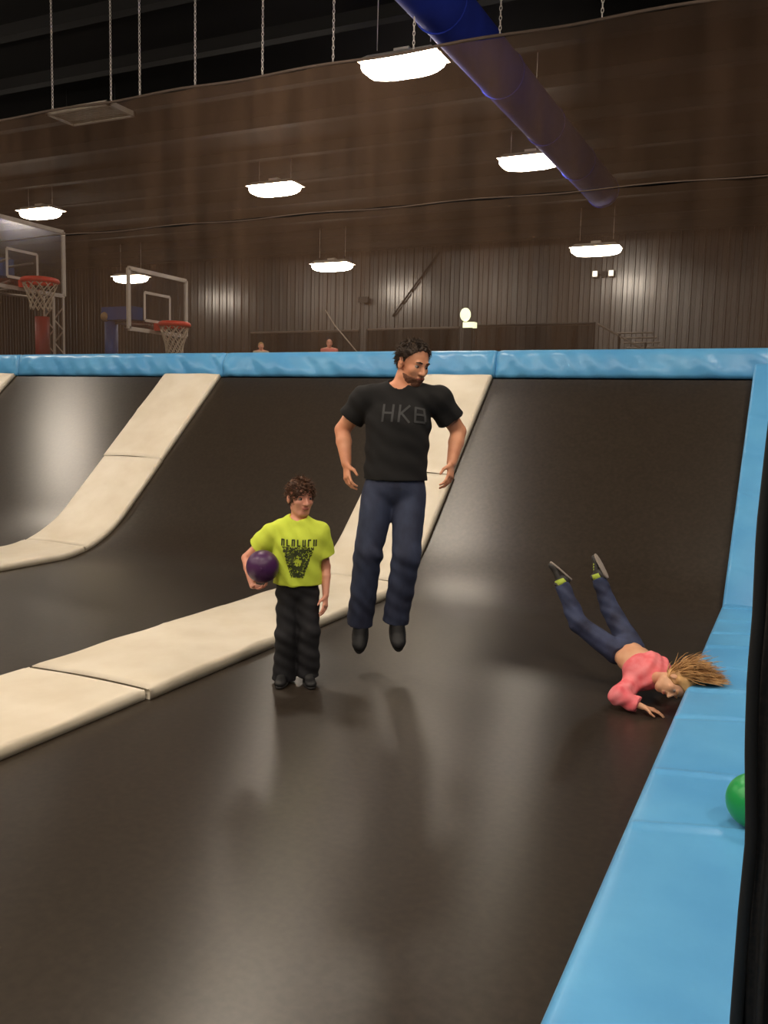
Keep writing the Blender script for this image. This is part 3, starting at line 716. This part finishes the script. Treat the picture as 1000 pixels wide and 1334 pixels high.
def body_prims(J, s, fdir, girth=1.):
    lat = _n(J['sr']-J['sl']); upv = J['neck']-J['pel']; TLn = np.linalg.norm(upv); upv = _n(upv); lat = _n(lat-upv*(lat@upv)); fr_ = np.cross(upv, lat); fr_ = fr_ if fr_@fdir > 0 else -fr_
    ax = (lat, fr_, upv); g = lambda a, b, c: J['pel']+lat*a*s+fr_*b*s+upv*c*TLn; q = girth
    T = [(ell(g(0, 0, .02), A_(.158*q, .11*q, .13)*s, ax), .02), (ell(g(0, .005, .35), A_(.142*q, .10*q, .17)*s, ax), .06*s), (ell(g(0, .005, .68), A_(.168*q, .118*q, .19)*s, ax), .06*s),
         (cone(J['sl'], J['sr'], .062*s, .062*s), .06*s), (cone(lerp(J['neck'], J['sl'], .25), J['sl'], .06*s, .06*s), .05*s), (cone(lerp(J['neck'], J['sr'], .25), J['sr'], .06*s, .06*s), .05*s)]
    return T, g, ax, TLn
def limb_prims(J, s, arm=1., leg=1.):
    A, L = [], []
    for k in 'lr':
        A += [(cone(J['s'+k], J['e'+k], .056*s*arm, .045*s*arm), .03*s), (cone(J['e'+k], lerp(J['e'+k], J['w'+k], .35), .045*s*arm, .045*s*arm), .01*s), (cone(lerp(J['e'+k], J['w'+k], .35), J['w'+k], .045*s*arm, .029*s*arm), .01*s)]
        L += [(cone(J['h'+k], J['k'+k], .088*s*leg, .06*s*leg), .04*s), (cone(J['k'+k], lerp(J['k'+k], J['a'+k], .35), .058*s*leg, .06*s*leg), .02*s), (cone(lerp(J['k'+k], J['a'+k], .35), J['a'+k], .06*s*leg, .036*s*leg), .02*s)]
    return A, L

# ---- the man in mid-jump
def man():
    Z = 5.29; s = 1.0; P = lambda x, y, d=0.: at((x, y), Z-d)
    J = dict(pel=P(514, 632), neck=P(521, 508, -.01), sl=P(475, 521, -.02), sr=P(571, 521, -.02), el=P(446, 560, -.10), er=P(597, 562, -.10), wl=P(451, 604, -.02), wr=P(588, 603, -.02),
             hl=P(493, 645), hr=P(533, 645), kl=P(479, 722, .05), kr=P(529, 724, .09), al=P(470, 800, -.06), ar=P(517, 797, -.02))
    base_ = np.array([lerp(J['al'], J['ar'], .5)[0], lerp(J['al'], J['ar'], .5)[1], 0.0])
    t = thing('person', 'man in black T-shirt and dark jeans in mid-jump, arms hanging out from his sides', 'person', base_)
    T, g, ax, TLn = body_prims(J, s, TOCAM, 1.02); Ar, Lg = limb_prims(J, s, 1.05)
    hf = _n(TOCAM*.74+RIGHT*.62-UP*.30); hc = P(537, 474, .03); HS = .262
    Hp, hg, hax = head_prims(hc, hf, UP+hf*.0+RIGHT*.06, HS, J['neck']-UP*.02, 1.08)
    pr = T+Ar+Lg+Hp
    for k, sd in (('l', 1), ('r', -1)):
        d = P(453 if k == 'l' else 584, 640, .03)-J['w'+k]
        pr += hand(J['w'+k], d, RIGHT*sd*.8-TOCAM*.45, TOCAM*.9+RIGHT*sd*.3, .19, .55)
        toe = TOCAM*.26-UP*.13+RIGHT*(.02 if k == 'r' else -.02); pr.append((cone(J['a'+k], J['a'+k]+toe*.12, .025, .02), .03))
    bd = build('body', pr, .0055, M['skin'], t)
    face_parts(hg, hax, HS, bd, M['lipa'], M['hairm'])
    # short hair, receding at the temples
    hn = _n(hax[1]*.80-hax[2]*.60); hp = [(ell(hg(0, -.06, .15), A_(.352, .42, .383)*HS, hax), .01)]
    hr_ = build('hair', hp, .004, M['hairm'], bd, hair_noise(.005, hax), cuts=[(hg(0, .25, .33), hn), (hg(0, 0, -.20), -hax[2])])
    short_strands(hg, hax, HS, hn, (0, .25, .33), 1300, (.012, .028), M['hairm'], hr_, 3, .45, .16)
    bp_ = [(ell(hg(0, .12, -.15), A_(.285, .295, .37)*HS, hax), .01), (ell(hg(0, .23, -.40), A_(.15, .135, .12)*HS, hax), .05*HS)]
    bp_ += [(ell(hg(0, .42, -.265), A_(.085, .12, .035)*HS, hax), .01, True)]
    build('beard', bp_, .004, M['beard'], bd, hair_noise(.0015, hax, 200), cuts=[(hg(0, 0, -.20), hax[2]+hax[1]*.15), (hg(0, .02, 0), -hax[1])])
    # T-shirt
    sp = [(q, k) for q, k in T]
    sp.append((cone(g(0, .0, .0), g(0, .005, .6), .125, .128, ax[0], 1.36), .05))
    for k in 'lr':
        S_, E_ = J['s'+k], J['e'+k]; e = lerp(S_, E_, .62); sp.append((cone(S_, lerp(S_, E_, .9), .066, .078, cut=[(e, E_-S_)]), .03))
    sp += [(cone(J['neck']-UP*.005, J['neck']+UP*.01, .062, .060), .03), (cone(J['neck']+UP*.022+TOCAM*.02, J['neck']+UP*.15+TOCAM*.05, .064, .085), .006, True)]
    sh = build('t_shirt', sp, .006, M['tblack'], t, cloth_noise(.004, 42, 1., (2, 1, 3)), cuts=[(g(0, 0, .06), -UP)], grow=.012)
    # letters on the chest
    ru, nv = ax[0], ax[1]; uu = ax[2]; o = at((528, 540), Z-.1)
    Lh = .10; qs = []
    def put(segs, x, sc=1.): qs.extend(strokes([(x+a*.065, (b-.5)*Lh*sc, x+c*.065, (d-.5)*Lh*sc) for a, b, c, d in segs], .013))
    put([(0, 0, .1, 1), (.85, 0, .95, 1), (0, .5, .9, .5)], -.135)
    put([(0, 0, .1, 1), (.1, .45, .95, 1), (.2, .55, .95, 0)], -.04)
    put([(0, 0, 0, 1), (0, 1, .8, .95), (.8, .95, .85, .6), (0, .52, .85, .52), (.9, .5, .95, .1), (0, 0, .9, 0)], .058, .85)
    decal('chest_print', sh, o, ru, uu, nv, qs, M['print_'], sh)
    # jeans
    jp = [(T[0][0], .02)]; gr = .018
    for k in 'lr':
        jp += [(cone(J['h'+k], J['k'+k], .094, .074), .03), (cone(J['k'+k], lerp(J['k'+k], J['a'+k], 1.24), .074, .069, cut=[(lerp(J['k'+k], J['a'+k], 1.17), J['a'+k]-J['k'+k])]), .02)]
    jp.append((cone(g(0, 0, .0), g(0, 0, .3), .12, .12, ax[0], 1.28), .03))
    def dn(V):
        z = np.minimum(np.abs(V[:, 2]-J['kl'][2]), np.abs(V[:, 2]-J['al'][2]-.06)); w_ = .35+.9*np.exp(-(z/.10)**2)
        return cloth_noise(.0032, 48, .4, (2.2, .9, 3))(V)*w_
    build('jeans', jp, .006, M['denim'], t, dn, cuts=[(g(0, 0, .10), UP)], grow=.010)
    for k in 'lr': shoe('shoe', J['a'+k]-UP*.012, TOCAM*.66-UP*.62+RIGHT*(.06 if k == 'r' else -.02), UP*.7+TOCAM*.6, .285, M['shoe'], M['sole'], t, .006)
man()

# ---- the boy with the ball
def boy():
    Z = float(RW.T[2]@(on((386, 890), 2, 0)-CAMP)); s = .70; P = lambda x, y, d=0.: at((x, y), Z-d)
    J = dict(pel=P(387, 765, -.02), neck=P(389, 678, .02), sl=P(357, 694, .01), sr=P(415, 694, 0), el=P(321, 727, -.06), er=P(424, 738, -.06), wl=P(329, 763, .06), wr=P(424, 775, .0),
             hl=P(376, 776, -.02), hr=P(400, 776, -.02), kl=P(373, 826, .02), kr=P(402, 826, .02), al=P(370, 876, -.01), ar=P(401, 872, -.01))
    gp = on((386, 889), 2, 0); t = thing('person', 'boy in lime green T-shirt and black trousers holding a purple ball', 'person', gp)
    T, g, ax, TLn = body_prims(J, s, TOCAM, 1.0); Ar, Lg = limb_prims(J, s, .92, .9)
    hf = _n(TOCAM*.86+RIGHT*.50-UP*.06); hc = P(391, 648, .04); HS = .212
    Hp, hg, hax = head_prims(hc, hf, UP, HS, J['neck']-UP*.02, .92)
    pr = T+Ar+Lg+Hp
    bc = P(342, 738, .118); br = .094
    # ball hand goes under the ball, palm up
    w = J['wl']; pr += hand(w, P(350, 768, .14)-w, bc-P(344, 766, .10), TOCAM, .135, .5)
    w = J['wr']; pr += hand(w, P(423, 800, .03)-w, -RIGHT*.7-TOCAM*.3, TOCAM, .135, .4)
    for k in 'lr': pr.append((cone(J['a'+k], J['a'+k]+TOCAM*.02-UP*.02, .02, .018), .02))
    bd = build('body', pr, .0045, M['skinb'], t)
    face_parts(hg, hax, HS, bd, M['lip'], M['hairb'])
    hn = _n(hax[1]*.86-hax[2]*.52); hp = [(ell(hg(0, -.05, .15), A_(.36, .425, .395)*HS, hax), .01)]
    short_strands(hg, hax, HS, hn, (0, .36, .20), 1300, (.018, .036), M['hairb'], bd, 4, .22, .12)
    build('hair', hp, .0035, M['hairb'], bd, hair_noise(.006, hax, 110), cuts=[(hg(0, .36, .20), hn), (hg(0, 0, -.22), -hax[2])])
    sp = list(T); sp.append((cone(g(0, .0, .0), g(0, .005, .6), .092, .092, ax[0], 1.32), .05))
    for k in 'lr':
        S_, E_ = J['s'+k], J['e'+k]; f_ = .58 if k == 'l' else .66; e = lerp(S_, E_, f_); sp.append((cone(S_, lerp(S_, E_, .9), .050, .062, cut=[(e, E_-S_)]), .02))
    sp += [(cone(J['neck']-UP*.005, J['neck']+UP*.005, .045, .042), .03), (cone(J['neck']+UP*.022+TOCAM*.015, J['neck']+UP*.12+TOCAM*.05, .047, .07), .005, True)]
    sh = build('t_shirt', sp, .005, M['lime'], t, cloth_noise(.0045, 50, 2., (2, 1, 2)), cuts=[(g(0, 0, .06), -UP)], grow=.012)
    # dark print: a row of block letters over a tapering emblem
    ru, uu, nv = ax[0], ax[2], ax[1]; o = P(388, 722, .08); qs = []
    for i in range(7):
        x = -.093+i*.0305; qs += strokes([(x, .052, x, .085)]+([(x+.012, .052, x+.012, .085)] if i % 2 == 0 else [])+([(x, .085, x+.012, .085)] if i in (0, 2, 5) else [])+([(x, .052, x+.014, .052)] if i in (1, 3, 4) else []), .0085)
    r2 = random.Random(3); c = .0055
    for j in range(32):
        y = .042-j*c; hw = .092-.0018*j
        for i in range(-17, 18):
            x = i*c
            if abs(x) > hw: continue
            rr = math.hypot(x/.030, (y+.035)/.045)
            if .75 < rr < 1.15 or (rr < .75 and r2.random() < .25) or (rr >= 1.15 and r2.random() < .74): qs.append(((x-c/2, y-c/2), (x+c/2, y-c/2), (x+c/2, y+c/2), (x-c/2, y+c/2)))
    decal('chest_print', sh, o, ru, uu, nv, qs, M['limeprint'], sh)
    jp = [(T[0][0], .02), (cone(g(0, 0, .0), g(0, 0, .25), .085, .085, ax[0], 1.3), .03)]
    for k in 'lr':
        jp += [(cone(J['h'+k], J['k'+k], .066, .056), .02), (cone(J['k'+k], lerp(J['k'+k], J['a'+k], 1.25), .056, .062, cut=[(lerp(J['k'+k], J['a'+k], 1.17), J['a'+k]-J['k'+k])]), .02)]
    build('trousers', jp, .005, M['pants'], t, cloth_noise(.004, 55, 1.2, (1, .5, 3)), cuts=[(g(0, 0, .12), UP)], grow=.006)
    for k in 'lr':
        a = J['a'+k].copy(); a[2] = .0685; shoe('shoe', a, TOCAM+RIGHT*(.25 if k == 'r' else -.1), UP, .20, M['shoe'], M['sole'], t, .005)
    b = thing('carried_ball', 'purple rubber ball tucked under the boy\'s arm', 'ball', bc-UP*br)
    MB().sphere(bc, br, 32, 20).build('ball_shell', M['ballp'], b, True)
    MB().torus(bc+TOCAM*(br-.003), .008, .003, 1, 12, 6).build('valve', M['ballp'], b, True)
boy()

# ---- the girl tumbling on to her face
def girl():
    P = lambda x, y, Y: on((x, y), 1, Y); s = .60
    J = dict(pel=P(812, 846, 5.16), neck=P(855, 884, 4.89), sl=P(825, 889, 4.90), sr=P(851, 864, 5.14), el=P(806, 907, 4.73), er=P(872, 880, 5.20), wl=P(837, 921, 4.71), wr=P(888, 888, 5.12),
             hl=P(802, 850, 5.10), hr=P(820, 838, 5.22), kl=P(753, 812, 5.08), kr=P(795, 795, 5.30), al=P(731, 760, 5.12), ar=P(779, 752, 5.32))
    t = thing('person', 'girl in pink top and jeans tumbling face down, legs in the air', 'person', (J['neck'][0], J['neck'][1], 0))
    T, g, ax, TLn = body_prims(J, s, -UP*.7+TOCAM*.35, 1.22); Ar, Lg = limb_prims(J, s, .9, .95)
    hc = P(878, 890, 4.76); HS = .185
    hu = _n(RIGHT*.85+UP*.30-TOCAM*.15); hf = _n(TOCAM*.62-UP*.62-RIGHT*.25)
    Hp, hg, hax = head_prims(hc, hf, hu, HS, J['neck'], .85)
    pr = T+Ar+Lg+Hp
    w = J['wl']; pr += hand(w, A_(*on((866, 929), 2, .02))-w, -UP, -RIGHT*.2-TOCAM*-.8, .125, .3, .2)
    w = J['wr']; pr += hand(w, RIGHT*.8-UP*.35, -UP, TOCAM, .12, .3)
    fd = {'l': P(709, 741, 5.10)-J['al'], 'r': P(768, 731, 5.34)-J['ar']}
    for k in 'lr': pr.append((cone(J['a'+k], J['a'+k]+fd[k]*.12, .016, .014), .02))
    bd = build('body', pr, .0045, M['sking'], t)
    face_parts(hg, hax, HS, bd, M['lip'], M['hairg'])
    # hair: a cap and long loose strands thrown out over the pad
    hn = _n(hax[1]*.93-hax[2]*.36)
    hr_ = build('hair', [(ell(hg(0, -.07, .14), A_(.40, .47, .44)*HS, hax), .01)], .004, M['hairg'], bd, hair_noise(.005, hax, 100), cuts=[(hg(0, .30, .28), hn), (hg(0, 0, -.32), -hax[2])])
    rr = np.random.default_rng(5); b = MB()
    for i in range(1500):
        while True:
            v = _n(rr.normal(size=3)); 
            if v@hn < .12*1: break
        p0 = hg(0, -.07, .14)+(hax[0]*v[0]*.0+0)
        q = hax[0]*(v@hax[0])*.36+hax[1]*(v@hax[1])*.42+hax[2]*(v@hax[2])*.39; p = hg(0, -.07, .14)+q*HS
        out = _n(q); d = _n(out*.55+RIGHT*rr.uniform(.55, 1.1)+UP*rr.uniform(-.35, .45)-TOCAM*rr.uniform(-.55, .45)); L = rr.uniform(.07, .20)
        if out@RIGHT < -.35: L *= .6
        pts = [p]; cur = d.copy()
        for k in range(6):
            cur = _n(cur+RIGHT*.08-UP*.12+rr.normal(size=3)*.10); nx_ = pts[-1]+cur*L/6
            nx_[2] = max(nx_[2], (.218 if nx_[0] > RX-.01 else .02)+.002*(i % 6)); pts.append(nx_)
        b.tube(pts, [.0028, .003, .0028, .0025, .002, .0015, .0007], 3, False)
    st = b.build('strands', M['hairg'], hr_, True); tag(st, kind='stuff')
    # pink top rucked up to the ribs
    sp = [(dict(q, cut=[(g(0, 0, .60), -ax[2]), (lerp(J['neck'], hc, .12), hc-J['neck'])]), k) for q, k in T[2:]]
    for k in 'lr':
        S_, E_, W_ = J['s'+k], J['e'+k], J['w'+k]
        sp += [(cone(S_, E_, .042, .038), .02), (cone(E_, lerp(E_, W_, .95), .038, .030, cut=[(lerp(E_, W_, .80), W_-E_)]), .02)]
    
    build('pink_top', sp, .005, M['pink'], t, cloth_noise(.005, 70, .5, (2, 1, -2)), grow=.012)
    jp = [(T[0][0], .02)]
    for k in 'lr':
        jp += [(cone(J['h'+k], J['k'+k], .064, .049), .02), (cone(J['k'+k], lerp(J['k'+k], J['a'+k], 1.0), .049, .036, cut=[(lerp(J['k'+k], J['a'+k], .97), J['a'+k]-J['k'+k])]), .02)]
    jn = build('jeans', jp, .005, M['denimg'], t, cloth_noise(.003, 70, .7, (1, 1, 2)), cuts=[(g(0, 0, .20), ax[2])], grow=.006)
    for k in 'lr':
        a = J['a'+k]; shn = _n(a-J['k'+k]); f_ = fd[k]; upv = -(RIGHT*.55+UP*.75-TOCAM*.15) if k == 'l' else -(RIGHT*.5+UP*.7+TOCAM*.3)
        so = shoe('shoe', a+shn*.012, f_, upv, .165, M['gshoe'], M['gsole'], t, .005)
        b = MB().tube([a-shn*.012, a+shn*.004, a+shn*.024], [.034, .037, .034], 14); b.build('trim', M['limetrim'], so, True)
        q = a+shn*.03+_n(f_)*.02; tag(so, 'dark shoe with pale sole and lime trim')
        for j in range(3): b = MB().tube([q+_n(f_)*(.012*j)+np.cross(_n(f_), _n(upv))*w_*.024+_n(upv)*(-.006-.008*j+(.012 if abs(w_) < .5 else 0)) for w_ in (-1, -.4, .4, 1)], .0055, 6); b.build('lace', M['limetrim'], so, True)
girl()


# ---- two onlookers on the far deck
def onlooker(px, Y, hpx, label, shirt, hairm, height, bald=False):
    tp = on(px, 1, Y); x = tp[0]; s = height/1.77; z0 = tp[2]-height; L_ = RIGHT; Fd = TOCAM
    B = A_(x, Y, z0); p = lambda a, b, c: B+L_*a*s+Fd*b*s+UP*c*s
    J = dict(pel=p(0, 0, .95), neck=p(0, 0, 1.48), sl=p(-.19, 0, 1.42), sr=p(.19, 0, 1.42), el=p(-.25, -.02, 1.13), er=p(.25, .06, 1.13), wl=p(-.24, .08, .9), wr=p(.12, .25, 1.2), hl=p(-.09, 0, .9), hr=p(.09, 0, .9), kl=p(-.1, .02, .5), kr=p(.1, .02, .5), al=p(-.1, 0, .09), ar=p(.1, 0, .09))
    t = thing('person', label, 'person', (B[0], B[1], DECK))
    T, g, ax, TLn = body_prims(J, s, Fd); Ar, Lg = limb_prims(J, s)
    HS = .235*(.6+.4*s); hc = p(0, .02, 1.77)-UP*HS*.5
    Hp, hg, hax = head_prims(hc, Fd+RIGHT*.3, UP, HS, J['neck'])
    pr = T+Ar+Lg+Hp
    for k in 'lr': pr += hand(J['w'+k], (J['w'+k]-J['e'+k]), Fd, L_ if k == 'l' else -L_, .18*s, .4); pr.append((cone(J['a'+k], J['a'+k]+Fd*.16*s-UP*.05*s, .04*s, .035*s), .02))
    bd = build('body', pr, .011, M['skinb'], t); face_parts(hg, hax, HS, bd, M['lip'], hairm)
    hp = [(ell(hg(0, -.06, .14), A_(.36, .43, .39)*HS, hax), .01)]
    build('hair', hp, .008, hairm, bd, cuts=[(hg(0, .18 if bald else .34, .30), hax[1]*.8-hax[2]*.6), (hg(0, 0, -.2), -hax[2])] + ([(hg(0, 0, .25), hax[2])] if bald else []))
    sp = list(T)
    for k in 'lr': sp.append((cone(J['s'+k], J['e'+k], .065*s, .07*s, cut=[(lerp(J['s'+k], J['e'+k], .8), J['e'+k]-J['s'+k])]), .02))
    build('shirt', sp, .011, shirt, t, cuts=[(g(0, 0, .0), -UP), (J['neck'], UP)], grow=.014)
    jp = [(T[0][0], .02)]
    for k in 'lr': jp += [(cone(J['h'+k], J['k'+k], .09*s, .07*s), .02), (cone(J['k'+k], J['a'+k], .07*s, .06*s), .02)]
    build('trousers', jp, .011, M['pants'], t, cuts=[(g(0, 0, .12), UP)], grow=.008)
    for k in 'lr':
        a = J['a'+k].copy(); a[2] = max(a[2], DECK+.34*.26*s); shoe('shoe', a, Fd, UP, .26*s, M['shoe'], M['sole'], t, .01)
tp = on((429, 442), 1, 20.6); onlooker((429, 442), 20.6, 10, 'bald onlooker in coral shirt behind the blue top pad', M['coral'], M['hairl'], tp[2]-DECK, True)
tp = on((340, 446), 1, 20.6); onlooker((340, 446), 20.6, 10, 'fair-haired onlooker whose head shows behind the blue top pad', M['beige'], M['hairl'], tp[2]-DECK)
